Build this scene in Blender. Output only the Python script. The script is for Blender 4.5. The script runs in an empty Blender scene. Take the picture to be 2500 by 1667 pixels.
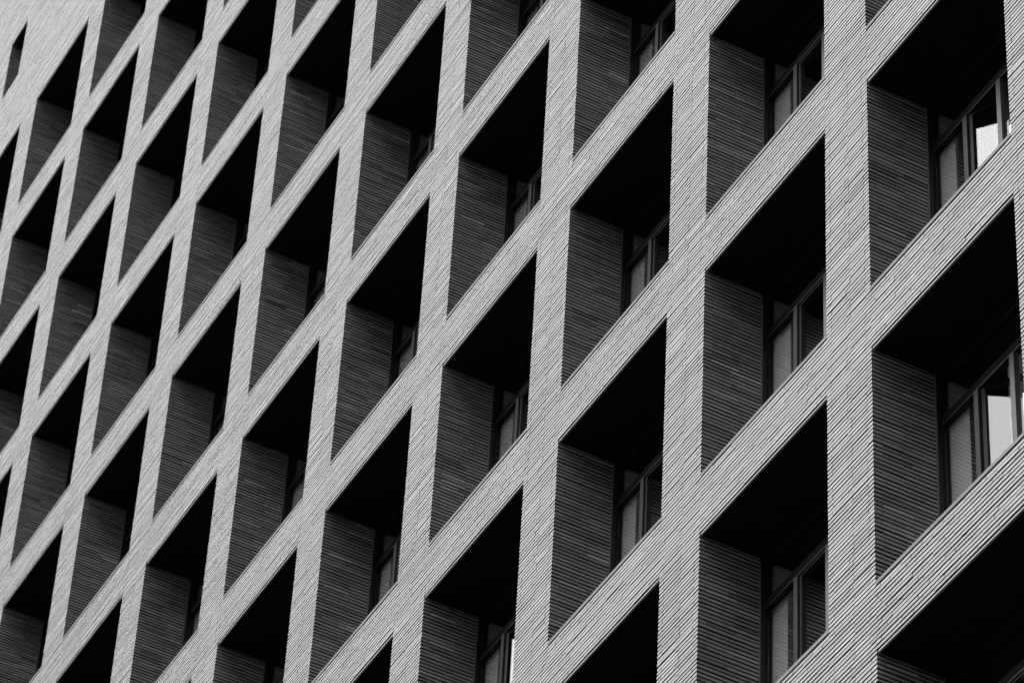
import bpy, math, random
import numpy as np
from mathutils import Matrix, Vector

# ------------------------------------------------------------------ camera, sky, sun, exposure
S = bpy.context.scene
COL = S.collection
PITCH = 3.2            # bay width
H = 3.6382             # storey height
PIER = 0.7924          # pier width
OPEN = PITCH - PIER    # opening width
BEAM = 0.808           # spandrel height
Z0 = 60.55             # height of the soffit of the top storey above the street
FPX = 9968.79 / 2500   # focal length in image widths

cam_d = bpy.data.cameras.new('camera')
cam = bpy.data.objects.new('camera', cam_d)
COL.objects.link(cam)
CM = np.array(((0.4767099103, 0.5797275482, 0.6608052900),
               (0.8778318841, -0.3536762540, -0.3229927097),
               (0.0464633679, 0.7340497784, -0.6775043013)))
CLOC = np.array((52.6815, -15.4453, -58.9491 + Z0))
mw = Matrix([list(CM[r]) + [CLOC[r]] for r in range(3)] + [[0, 0, 0, 1]])
cam.matrix_world = mw
cam_d.sensor_width = 36
cam_d.lens = 36 * FPX
cam_d.clip_start = 0.5
cam_d.clip_end = 5000
cam_d.dof.use_dof = True
cam_d.dof.focus_distance = 38.0
cam_d.dof.aperture_fstop = 5.6
S.camera = cam

SUN_AZ, SUN_EL = -31.0, 63.0      # degrees left of the facade's normal, above the horizon
w = bpy.data.worlds.new('World')
S.world = w
w.use_nodes = True
nt = w.node_tree
bg = nt.nodes['Background']
sky = nt.nodes.new('ShaderNodeTexSky')
sky.sky_type = 'NISHITA'
sky.sun_disc = False
sky.sun_elevation = math.radians(SUN_EL)
sky.air_density = 1.0
sky.dust_density = 3.0
bw = nt.nodes.new('ShaderNodeRGBToBW')          # the place is seen in black and white
nt.links.new(sky.outputs[0], bw.inputs[0])
nt.links.new(bw.outputs[0], bg.inputs[0])
bg.inputs[1].default_value = 0.12
sd = Vector((math.sin(math.radians(SUN_AZ)) * math.cos(math.radians(SUN_EL)),
             -math.cos(math.radians(SUN_AZ)) * math.cos(math.radians(SUN_EL)),
             math.sin(math.radians(SUN_EL))))
sky.sun_rotation = math.atan2(sd.x, sd.y)
sun_d = bpy.data.lights.new('sun', 'SUN')
sun_d.energy = 5.0
sun_d.angle = math.radians(78)     # overcast: a wide bright patch of cloud
sun = bpy.data.objects.new('sun', sun_d)
COL.objects.link(sun)
sun.rotation_euler = sd.to_track_quat('Z', 'Y').to_euler()
sun.location = (0, -40, 90)
S.view_settings.view_transform = 'Standard'
S.view_settings.look = 'None'
S.view_settings.gamma = 1
S.view_settings.exposure = -0.02
S.view_settings.use_curve_mapping = False
S.cycles.max_bounces = 8
S.cycles.transparent_max_bounces = 12

rng = np.random.default_rng(7)
random.seed(3)

# ------------------------------------------------------------------ materials (all grey: black-and-white photograph)
def new_mat(name):
    m = bpy.data.materials.new(name)
    m.use_nodes = True
    t = m.node_tree
    return m, t, t.nodes['Principled BSDF']

def N(t, kind, **kw):
    n = t.nodes.new(kind)
    for k, v in kw.items():
        setattr(n, k, v)
    return n

def math_node(t, op, a, b):
    n = N(t, 'ShaderNodeMath', operation=op)
    for s, v in zip(n.inputs, (a, b)):
        if isinstance(v, (int, float)):
            s.default_value = v
        else:
            t.links.new(v, s)
    return n.outputs[0]

def ramp(t, val, lo, hi, a, b):
    n = N(t, 'ShaderNodeMapRange')
    n.inputs[1].default_value, n.inputs[2].default_value = lo, hi
    n.inputs[3].default_value, n.inputs[4].default_value = a, b
    t.links.new(val, n.inputs[0])
    return n.outputs[0]

def noise(t, scale, detail=3, rough=0.55, vec=None, stretch=None):
    n = N(t, 'ShaderNodeTexNoise')
    n.inputs['Scale'].default_value = scale
    n.inputs['Detail'].default_value = detail
    n.inputs['Roughness'].default_value = rough
    c = N(t, 'ShaderNodeTexCoord')
    src = c.outputs['Object']
    if stretch:
        mp = N(t, 'ShaderNodeMapping')
        mp.inputs['Scale'].default_value = stretch
        t.links.new(src, mp.inputs[0])
        src = mp.outputs[0]
    t.links.new(src, n.inputs['Vector'])
    return n.outputs['Fac']

def grey_mat(name, base, var=0.15, scale=6.0, rough=0.6, spec=0.4, bump=0.0, metal=0.0):
    m, t, p = new_mat(name)
    f = ramp(t, noise(t, scale, 4), 0.3, 0.7, base * (1 - var), base * (1 + var))
    t.links.new(f, p.inputs['Base Color'])
    p.inputs['Roughness'].default_value = rough
    p.inputs['Specular IOR Level'].default_value = spec
    p.inputs['Metallic'].default_value = metal
    if bump:
        b = N(t, 'ShaderNodeBump')
        b.inputs['Strength'].default_value = bump
        b.inputs['Distance'].default_value = 0.003
        t.links.new(noise(t, scale * 20, 3), b.inputs['Height'])
        t.links.new(b.outputs[0], p.inputs['Normal'])
    return m

def brick_mat():
    m, t, p = new_mat('brick')
    at = N(t, 'ShaderNodeAttribute', attribute_name='tone')
    tone = at.outputs['Fac']                                   # one value per brick
    blot = ramp(t, noise(t, 9, 4, 0.6), 0.3, 0.7, 0.90, 1.09)      # blotches within bricks
    fine = ramp(t, noise(t, 160, 2), 0.25, 0.75, 0.88, 1.10)        # sandy face
    big = ramp(t, noise(t, 1.3, 4, 0.65, stretch=(1, 1, 0.7)), 0.3, 0.7, 0.84, 1.12)
    streak = ramp(t, noise(t, 3.0, 3, 0.6, stretch=(3.5, 3.5, 0.25)), 0.62, 0.8, 1.0, 0.84)
    spk = ramp(t, noise(t, 45, 1, 0.4), 0.74, 0.78, 0.0, 0.22)     # lime specks
    v = math_node(t, 'MULTIPLY', tone, blot)
    v = math_node(t, 'MULTIPLY', v, fine)
    v = math_node(t, 'MULTIPLY', v, big)
    v = math_node(t, 'MULTIPLY', v, streak)
    v = math_node(t, 'ADD', v, spk)
    t.links.new(v, p.inputs['Base Color'])
    p.inputs['Roughness'].default_value = 0.5
    p.inputs['Specular IOR Level'].default_value = 0.7
    b = N(t, 'ShaderNodeBump')
    b.inputs['Strength'].default_value = 0.5
    b.inputs['Distance'].default_value = 0.002
    t.links.new(noise(t, 110, 4, 0.6), b.inputs['Height'])
    t.links.new(b.outputs[0], p.inputs['Normal'])
    return m

BRICK = brick_mat()
MORTAR_SHADE = grey_mat('mortar_shade', 0.025, 0.3, 12, 0.95, 0.1)
SOFFIT_SHADE = grey_mat('soffit_shade', 0.009, 0.3, 5, 0.85, 0.12, 0.2)  # near-black tone carries the shade under the beams in its colour
STONE = grey_mat('sill_stone', 0.24, 0.12, 7, 0.65, 0.3, 0.3)
STEEL = grey_mat('lintel_steel', 0.30, 0.1, 5, 0.5, 0.4)
TRIM = grey_mat('trim_metal', 0.16, 0.15, 6, 0.5, 0.5)
FRAME = grey_mat('frame_metal', 0.045, 0.1, 4, 0.4, 0.5)
HEAD = grey_mat('dark_metal', 0.018, 0.2, 5, 0.8, 0.05)
GASKET = grey_mat('gasket', 0.012, 0.2, 5, 0.6, 0.3)
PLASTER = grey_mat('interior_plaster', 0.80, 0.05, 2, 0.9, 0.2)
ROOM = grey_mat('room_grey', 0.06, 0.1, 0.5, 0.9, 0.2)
ASPHALT = grey_mat('asphalt', 0.035, 0.25, 3, 0.9, 0.3, 0.3)
PAVING = grey_mat('paving', 0.07, 0.2, 2, 0.85, 0.3, 0.2)
DRAPE = grey_mat('curtain_cloth', 0.75, 0.04, 3, 0.9, 0.1)

def glass_mat(name, coat):
    m = bpy.data.materials.new(name)
    m.use_nodes = True
    t = m.node_tree
    t.nodes.clear()
    out = N(t, 'ShaderNodeOutputMaterial')
    tr = N(t, 'ShaderNodeBsdfTransparent')
    tr.inputs[0].default_value = (0.98, 0.98, 0.98, 1)
    gl = N(t, 'ShaderNodeBsdfGlossy')
    gl.inputs[0].default_value = (0.95, 0.95, 0.95, 1)
    gl.inputs['Roughness'].default_value = 0.015
    lw = N(t, 'ShaderNodeLayerWeight')                  # Schlick reflectance, the same from both sides of the pane
    lw.inputs[0].default_value = 0.5
    p5 = math_node(t, 'POWER', lw.outputs['Facing'], 5.0)
    fac = math_node(t, 'MINIMUM', math_node(t, 'MULTIPLY_ADD', p5, 1.6), 1.0)
    fac.node.inputs[0].links[0].from_node.inputs[2].default_value = coat
    mx = N(t, 'ShaderNodeMixShader')
    t.links.new(fac, mx.inputs[0])
    t.links.new(tr.outputs[0], mx.inputs[1])
    t.links.new(gl.outputs[0], mx.inputs[2])
    t.links.new(mx.outputs[0], out.inputs[0])
    return m
GLASS = glass_mat('coated_glass', 0.16)
SASH_GLASS = glass_mat('plain_glass', 0.065)

# ------------------------------------------------------------------ mesh helpers
def mesh_from_boxes(name, boxes, mats, tones=None, mi=None, jit=None, bed=None):
    """boxes: (n,6) x0,x1,y0,y1,z0,z1 -> one mesh; bed = material index of the upper and lower faces"""
    B = np.asarray(boxes, float).reshape(-1, 6)
    n = len(B)
    idx = np.array([[0, 2, 4], [1, 2, 4], [1, 3, 4], [0, 3, 4], [0, 2, 5], [1, 2, 5], [1, 3, 5], [0, 3, 5]])
    V = B[:, idx]                                             # n,8,3
    if jit is not None:
        V = V + jit
    F = np.array([[0, 1, 5, 4], [1, 2, 6, 5], [2, 3, 7, 6], [3, 0, 4, 7], [4, 5, 6, 7], [3, 2, 1, 0]])
    faces = (F[None] + 8 * np.arange(n)[:, None, None]).reshape(-1, 4)
    me = bpy.data.meshes.new(name)
    me.vertices.add(n * 8)
    me.vertices.foreach_set('co', V.reshape(-1).astype(np.float32))
    me.loops.add(len(faces) * 4)
    me.loops.foreach_set('vertex_index', faces.reshape(-1).astype(np.int32))
    me.polygons.add(len(faces))
    me.polygons.foreach_set('loop_start', (np.arange(len(faces)) * 4).astype(np.int32))
    me.polygons.foreach_set('loop_total', np.full(len(faces), 4, np.int32))
    for m in mats:
        me.materials.append(m)
    pm = np.repeat(np.zeros(n, np.int32) if mi is None else np.asarray(mi, np.int32), 6)
    if bed is not None:
        k = np.arange(len(faces)) % 6
        pm = np.where((k >= 4) & (pm == 0), bed, pm)
    me.polygons.foreach_set('material_index', pm.astype(np.int32))
    if tones is not None:
        a = me.attributes.new('tone', 'FLOAT', 'FACE')
        a.data.foreach_set('value', np.repeat(np.asarray(tones, np.float32), 6))
    me.update(calc_edges=True)
    me.shade_flat()
    return me

def obj(name, me, parent=None, loc=None):
    o = bpy.data.objects.new(name, me)
    COL.objects.link(o)
    if parent is not None:
        o.parent = parent
    if loc is not None:
        o.location = loc
    return o

def boxes_obj(name, boxes, mat, parent=None, loc=None):
    return obj(name, mesh_from_boxes(name, boxes, [mat]), parent, loc)

# ------------------------------------------------------------------ ground
def quad(name, x0, x1, y0, y1, z, mat):
    me = bpy.data.meshes.new(name)
    me.from_pydata([(x0, y0, z), (x1, y0, z), (x1, y1, z), (x0, y1, z)], [], [(0, 1, 2, 3)])
    me.materials.append(mat)
    o = obj(name, me)
    o['kind'] = 'structure'
    return o
quad('ground', -1500, 1500, -1500, 1500, 0, ASPHALT)
pv = boxes_obj('pavement', [(-30, 60, -4.0, 0.5, 0.004, 0.13)], PAVING)
pv['kind'] = 'structure'

# ------------------------------------------------------------------ which bays the photograph can see (with a margin)
I0, I1 = -3, 11          # bays from left to right
J1 = 16                  # storeys downwards
ASP = 1667 / 2500
def seen(i, j, margin):
    us, vs = [], []
    for x in (-PIER, OPEN):
        for z in (-H + BEAM, BEAM):
            a = CM.T @ (np.array((i * PITCH + x, 0, Z0 - j * H + z)) - CLOC)
            us.append(0.5 + FPX * a[0] / -a[2])
            vs.append(0.5 * ASP - FPX * a[1] / -a[2])
    return max(us) > -margin and min(us) < 1 + margin and max(vs) > -margin and min(vs) < ASP + margin
BAYS = [(i, j) for j in range(1, J1) for i in range(I0, I1) if seen(i, j, 0.06)]
DETAIL = set(BAYS)

# ------------------------------------------------------------------ brickwork
CO = H / 71              # course height
BH = 0.0325              # brick height
D_BR = 0.10              # brick width
REC = 0.026              # depth of the raked joints
JAMB = 0.698             # depth of the brick reveal
PJ = 0.007              # perpend

def course_z(k):
    return Z0 + 0.040 + k * CO

_cz = {}
def course(k):
    """every course has its own slightly irregular bed, the same right across the facade"""
    if k not in _cz:
        r = np.random.default_rng(1000 + k)
        _cz[k] = (course_z(k) + r.uniform(-0.0016, 0.0016), BH + r.uniform(-0.0035, 0.0035))
    return _cz[k]

class Bricks:
    def __init__(s):
        s.b, s.t = [], []
    def add(s, x0, x1, y0, y1, k, tone=None, var=0.10, hi=1.25):
        z, h = course(k)
        s.b.append((x0, x1, y0, y1, z, z + h))
        if tone is None:
            tone = BASE * random.gauss(1.0, var)
            r = random.random()
            if r < 0.05: tone *= 0.68
            elif r > 0.955: tone *= hi
        s.t.append(max(0.06, tone))
    def build(s, name, parent, cores):
        n = len(s.b)
        j = np.zeros((n + len(cores), 8, 3))
        if n:
            j[:n] = rng.normal(0, 1, (n, 8, 3)) * np.array([0.0006, 0.0005, 0.0007])
            j[:n, :, 1] += rng.normal(0, 0.0008, (n, 1))
            j[:n, :, 2] += rng.normal(0, 0.0008, (n, 1))
        mi = [0] * n + [1] * len(cores)
        return obj(name, mesh_from_boxes(name, s.b + list(cores), [BRICK, MORTAR_SHADE], s.t + [0.03] * len(cores), mi, j, bed=1), parent)  # upper and lower brick faces painted near-black, joint shade put into their colour
BASE = 0.30

building = bpy.data.objects.new('brick_building', None)
COL.objects.link(building)
building['label'] = 'tall pale brick building with a grid of deep window recesses and raked horizontal joints'
building['category'] = 'building'

def pier_bricks(bk, i, ks, left, right):
    """courses ks of the pier whose right face is at x = i*PITCH; left/right: build that reveal too"""
    xr = i * PITCH
    xl = xr - PIER
    g = PJ / 2
    for k in ks:
        A = (k % 2 == 0)
        e = lambda: random.uniform(-0.006, 0.006)
        if A:
            c1, c2, c3 = xl + 0.085 + e(), xl + 0.43 + e(), xl + 0.70 + e()
            cuts = [xl, c1, c2, c3, xr]
            dl = dr = 0.340
        else:
            c1 = xl + (0.36 if (k // 2) % 3 else 0.43) + e()
            cuts = [xl, c1, xr]
            dl = dr = 0.088
        for n in range(len(cuts) - 1):
            x0, x1 = cuts[n] + (g if n else 0), cuts[n + 1] - (g if n < len(cuts) - 2 else 0)
            first, last = n == 0, n == len(cuts) - 2
            y1 = D_BR
            if A and (first or last):
                y1 = 0.337
            bk.add(x0, x1, random.uniform(-0.0015, 0.0015), y1, k)
        # reveals
        for side, on in ((0, left(k)), (1, right(k))):
            if not on:
                continue
            ys = [0.342, JAMB] if A else [0.104, 0.43 + e(), JAMB]
            for n in range(len(ys) - 1):
                y0, y1 = ys[n] + (g if n else 0), ys[n + 1] - (g if n < len(ys) - 2 else 0)
                if side == 0:
                    bk.add(xl + random.uniform(0, 0.002), xl + 0.085, y0, y1, k, None, 0.17, 1.55)
                else:
                    bk.add(xr - 0.085, xr - random.uniform(0, 0.002), y0, y1, k, None, 0.17, 1.55)

def in_opening(k, i):
    """storey whose recess holds course k between pier i and the next, or None"""
    z = course_z(k) + BH / 2 - Z0
    j = int(math.floor(-z / H))
    j = int(math.floor(-(z - 0.02) / H))
    return j if z < -j * H + 0.02 and z > -(j + 1) * H + BEAM - 0.03 and j >= 1 else None

for i in range(I0, I1 + 1):
    js = sorted(j for (a, j) in DETAIL if a == i or a == i - 1)
    cores = [(i * PITCH - PIER + REC, i * PITCH - REC, REC, JAMB - 0.004, 0.13, Z0 - H + 0.03)]
    bk = Bricks()
    if js:
        zt, zb = (-js[0] * H + BEAM, -(js[-1] + 1) * H - 0.02)
        ks = [k for k in range(int(math.floor((zb - 0.04) / CO)), int(math.ceil((zt - 0.04) / CO)))
              if course_z(k) < Z0 - H + 0.02]
        pier_bricks(bk, i, ks,
                    lambda k, i=i: (in_opening(k, i - 1) is not None and (i - 1, in_opening(k, i - 1)) in DETAIL),
                    lambda k, i=i: (in_opening(k, i) is not None and (i, in_opening(k, i)) in DETAIL))
    bk.build('pier', building, cores)

def strip_bricks(bk, x0, x1, k, first_off=None):
    """running bond of one course from x0 to x1"""
    L = 0.340
    o = (0.0, 0.17, 0.085, 0.255)[k % 4] if first_off is None else first_off
    x = x0
    nxt = x0 + (L - o if o else L) + random.uniform(-0.01, 0.01)
    while x < x1 - 0.002:
        e = min(nxt, x1)
        if x1 - e < 0.07:
            e = x1
        bk.add(x + (PJ / 2 if x > x0 else 0.002), e - (PJ / 2 if e < x1 else 0.002),
               random.uniform(-0.0015, 0.0015), D_BR, k)
        x = e
        nxt = e + L + random.uniform(-0.004, 0.004)

# spandrels: one for every bay, each with its sill and lintel angle
def spandrel(i, j):
    zb = Z0 - j * H
    x0, x1 = i * PITCH, i * PITCH + OPEN
    bk = Bricks()
    k0 = -71 * j
    for k in range(k0, k0 + 14):
        strip_bricks(bk, x0, x1, k)
    cores = [(x0 - REC + 0.001, x1 + REC - 0.001, REC + 0.002, 0.66, zb + 0.034, zb + BEAM - 0.046)]
    o = bk.build('spandrel', building, cores)
    boxes_obj('soffit', [(x0 - 0.02, x1 + 0.02, 0.030, 0.90, zb + 0.004, zb + 0.033)], SOFFIT_SHADE, o)
    boxes_obj('lintel_angle', [(x0 + 0.012, x1 - 0.012, 0.008, 0.0295, zb, zb + 0.021)], STEEL, o)
    s = [(x0 + 0.002, x1 - 0.002, -0.002, 0.80, zb + BEAM - 0.043, zb + BEAM)]
    boxes_obj('sill', s, STONE, o)
    boxes_obj('added_bounce_stop', [(x0 + 0.006, x1 - 0.006, 0.035, 0.79, zb + BEAM + 0.0005, zb + BEAM + 0.0015)], GASKET, o)  # unseen dark sheet added over the sill to cut upward bounce light
    return o

# ------------------------------------------------------------------ windows
FY = 0.752               # front of the frames
GY = 0.785               # glass
ZT = -0.575              # middle of the transom below the soffit
ZS = -H + BEAM           # sill
MX = [0.0, 0.612, 1.204, 1.786, OPEN]
OPEN_SASH = {(9, 8): (1, 19), (9, 9): (1, 32), (6, 8): (1, 15)}

def window_meshes():
    M = {}
    M['frame'] = mesh_from_boxes('frame', [
        (-0.03, 0.030, FY, 0.83, ZS, 0.003), (OPEN - 0.03, OPEN + 0.03, FY, 0.83, ZS, 0.003),
        (0.030, OPEN - 0.03, FY, 0.83, -0.060, 0.003), (0.030, OPEN - 0.03, FY, 0.83, ZS, ZS + 0.05)], [HEAD])
    M['transom'] = mesh_from_boxes('transom', [
        (0.0305, OPEN - 0.0305, FY + 0.004, 0.83, ZT - 0.055, ZT + 0.055),
        (0.0305, OPEN - 0.0305, FY - 0.002, FY + 0.0038, ZT - 0.066, ZT - 0.050)], [HEAD, FRAME], mi=[0, 1])
    M['mullion'] = mesh_from_boxes('mullion', [
        (-0.036, 0.036, FY - 0.012, 0.800, ZS + 0.0505, ZT - 0.067)], [FRAME])
    M['gap'] = mesh_from_boxes('gasket', [(-0.009, 0.009, 0.716, FY - 0.001, ZS + 0.002, 0.002)], [GASKET])
    M['trim'] = mesh_from_boxes('jamb_trim', [(-0.015, 0.015, JAMB + 0.002, JAMB + 0.014, ZS + 0.001, 0.002)], [TRIM])
    M['lining'] = mesh_from_boxes('interior_reveal', [(-0.05, 0.05, 0.831, 1.08, ZS, 0.0)], [PLASTER])
    return M
WM = window_meshes()

def sash_mesh(w, h, name='sash'):
    f, d = 0.038, 0.03
    return mesh_from_boxes(name, [(0, f, -d, d, 0, h), (w - f, w, -d, d, 0, h), (f, w - f, -d, d, 0, f), (f, w - f, -d, d, h - f, h)], [GASKET])

def pane_mesh(w, h):
    return mesh_from_boxes('pane', [(0, w, -0.003, 0.003, 0, h)], [GLASS])
_pm = {}
def pane(w, h, parent, loc):
    key = (round(w, 3), round(h, 3))
    if key not in _pm:
        _pm[key] = pane_mesh(w, h)
    return obj('pane', _pm[key], parent, loc)

def blind_mesh(x0, x1):
    """vertical slats, half turned"""
    bx, jt = [], []
    n = int((x1 - x0) / 0.092)
    for m in range(n):
        c = x0 + (m + 0.5) * (x1 - x0) / n
        bx.append((c - 0.044, c + 0.044, 0.0, 0.003, ZS + 0.08, -0.1))
        a = math.radians(14)
        j = np.zeros((8, 3))
        for v, sx in enumerate((-1, 1, 1, -1, -1, 1, 1, -1)):
            j[v] = (0, sx * 0.044 * math.tan(a), 0)
        jt.append(j)
    bx.append((x0, x1, -0.02, 0.02, -0.098, -0.06))
    jt.append(np.zeros((8, 3)))
    return mesh_from_boxes('blind_or_glint', bx, [DRAPE], jit=np.array(jt))
BLINDS = {(9, 9): (0.62, 2.3), (8, 7): (1.3, 2.3), (7, 8): (0.9, 2.3), (5, 6): (1.2, 2.3), (6, 7): (0.62, 1.6),
          (7, 6): (0.62, 1.2), (8, 9): (1.15, 2.3), (4, 5): (0.7, 2.3)}

def window(i, j):
    zb = Z0 - j * H
    o = obj('window', WM['frame'], building, (i * PITCH, 0, zb))
    for key, nm, off in (('trim', 'jamb_trim', -0.005), ('gap', 'gasket', 0.015), ('lining', 'interior_reveal', -0.046)):
        obj(nm, WM[key], o, (off, 0, 0))
        obj(nm, WM[key], o, (OPEN - off, 0, 0))
    obj('transom', WM['transom'], o)
    cw = random.uniform(0.30, 0.38)
    if OPEN_SASH.get((i, j), (1,))[0] == 1:
        boxes_obj('curtain', [(0.008, cw, 0.836, 0.844, ZS + 0.01, ZT)], DRAPE, o)
    if (i, j) == (4, 4):
        boxes_obj('blind_or_glint', [(0.235, 0.56, 0.806, 0.809, ZS + 0.2, ZT - 0.10)], PLASTER, o)  # white sheet put in for a bright sky reflection in this pane
        o['label'] = 'window with a bright reflection put in as a white sheet behind its first pane'
    if (i, j) in BLINDS:
        obj('blind_or_glint', blind_mesh(*BLINDS[(i, j)]), o, (0, 1.12, 0))
    for n in (1, 2, 3):
        obj('mullion', WM['mullion'], o, (MX[n], 0, 0))
    pane(OPEN - 0.062, -0.062 - (ZT + 0.056), o, (0.031, GY, ZT + 0.056))
    zt, z0 = ZT - 0.056, ZS + 0.051
    for n in range(4):
        a = MX[n] + 0.0385 if n else 0.0305
        b = MX[n + 1] - 0.0385 if n < 3 else OPEN - 0.0305
        pn, ang = OPEN_SASH.get((i, j), (None, None))
        ang = ang if pn == n else None
        if n == 1 or ang:
            s = obj('sash', sash_mesh(b - a, zt - z0), o, (a, GY + 0.01, z0))
            p = obj('pane', mesh_from_boxes('pane', [(a + 0.036, b - 0.036, -0.003, 0.003, z0 + 0.036, zt - 0.036)], [SASH_GLASS if ang else GLASS]), o)
            if ang:
                s.rotation_euler.z = math.radians(ang)
                p.matrix_local = Matrix.Translation((a, GY + 0.01, 0)) @ Matrix.Rotation(math.radians(ang), 4, 'Z') @ Matrix.Translation((-a, 0, 0))
                o['label'] = 'window with one sash swung open inwards, catching the sky'
            else:
                p.location = (0, GY + 0.01, 0)
        else:
            pane(b - a, zt - z0, o, (a, GY, z0))
    return o

for (i, j) in BAYS:
    window(i, j)
    if j >= 2:
        spandrel(i, j)

# ------------------------------------------------------------------ top storey: closed brick wall with small windows
XL, XR = I0 * PITCH - PIER, I1 * PITCH
SW0, SW1 = 0.805, 1.605              # small window in its bay
SZB = -1.54
bk = Bricks()
cores = []
ztop = 6.0
for k in range(int(-H / CO) , int(ztop / CO)):
    z = course_z(k) - Z0
    seg = [(XL, XR)]
    if SZB - 0.02 < z < 0.0:
        seg, x = [], XL
        for i in range(I0, I1):
            seg.append((x, i * PITCH + SW0))
            x = i * PITCH + SW1
        seg.append((x, XR))
    for a, b in seg:
        if a > 8:                     # far outside the picture
            continue
        strip_bricks(bk, a, min(b, 9.0), k)
for i in range(I0, I1):
    x0, x1 = i * PITCH + SW0, i * PITCH + SW1
    xa = (i - 1) * PITCH + SW1 if i > I0 else XL
    cores.append((xa + REC, x0 - REC, REC, 0.5, Z0 + SZB, Z0))
    if x1 < 9:
        for k in range(int(SZB / CO), 0):
            z = course_z(k) - Z0
            if SZB - 0.02 < z < 0.0:
                bk.add(x0 - 0.085, x0, 0.104, 0.45, k)
                bk.add(x1, x1 + 0.085, 0.104, 0.45, k)
cores.append(((I1 - 1) * PITCH + SW1 + REC, XR, REC, 0.5, Z0 + SZB, Z0))
cores.append((XL, XR, REC, 0.5, Z0 - H + 0.034, Z0 + SZB - 0.001))
cores.append((XL, XR, REC, 0.5, Z0 + 0.001, Z0 + ztop))
uw = bk.build('upper_wall', building, cores)
for i in range(I0, 3):
    o = boxes_obj('small_window', [(SW0 - 0.02, SW0 + 0.04, 0.46, 0.499, SZB, 0), (SW1 - 0.04, SW1 + 0.02, 0.46, 0.499, SZB, 0),
                                   (SW0 + 0.04, SW1 - 0.04, 0.46, 0.499, -0.06, 0), (SW0 + 0.04, SW1 - 0.04, 0.46, 0.499, SZB, SZB + 0.06)],
                  FRAME, building, (i * PITCH, 0, Z0))
    pane(SW1 - SW0 - 0.08, -SZB - 0.12, o, (SW0 + 0.04, 0.48, SZB + 0.06))
    boxes_obj('soffit', [(SW0 - 0.02, SW1 + 0.02, 0.02, 0.455, 0.004, 0.035)], SOFFIT_SHADE, o)
for i in range(I0, I1):
    x0, x1 = i * PITCH, i * PITCH + OPEN
    boxes_obj('soffit', [(x0 - 0.02, x1 + 0.02, 0.03, 0.90, Z0 - H + 0.004, Z0 - H + 0.033)], SOFFIT_SHADE, uw)
    boxes_obj('lintel_angle', [(x0 + 0.012, x1 - 0.012, 0.008, 0.0295, Z0 - H, Z0 - H + 0.021)], STEEL, uw)

# ------------------------------------------------------------------ the rest of the building: bays outside the picture, floors, back walls
lower = []
glz = []
for j in range(2, J1 + 1):
    for i in range(I0, I1):
        if (i, j) not in DETAIL:
            lower.append((i * PITCH - REC, i * PITCH + OPEN + REC, REC, 0.7, Z0 - j * H, Z0 - j * H + BEAM))
for j in range(1, J1):
    for i in range(I0, I1):
        if (i, j) not in DETAIL:
            glz.append((i * PITCH, i * PITCH + OPEN, 0.78, 0.80, Z0 - (j + 1) * H + BEAM, Z0 - j * H))
boxes_obj('plain_spandrels', lower, BRICK, building)['kind'] = 'stuff'
boxes_obj('plain_glazing', glz, GASKET, building)['kind'] = 'stuff'
fl = []
for j in range(1, J1 + 1):
    fl.append((XL + 0.3, XR - 0.3, 0.90, 7.0, Z0 - j * H + 0.05, Z0 - j * H + 0.70))
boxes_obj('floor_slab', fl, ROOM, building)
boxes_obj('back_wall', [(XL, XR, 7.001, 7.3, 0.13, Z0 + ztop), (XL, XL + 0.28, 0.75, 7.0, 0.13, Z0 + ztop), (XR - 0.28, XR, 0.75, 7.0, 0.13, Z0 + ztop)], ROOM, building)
boxes_obj('roof', [(XL, XR, 0.05, 7.3, Z0 + ztop, Z0 + ztop + 0.3)], ROOM, building)
boxes_obj('base_wall', [(XL, XR, 0.05, 0.74, 0.13, Z0 - J1 * H)], BRICK, building)
print('bays', len(BAYS))
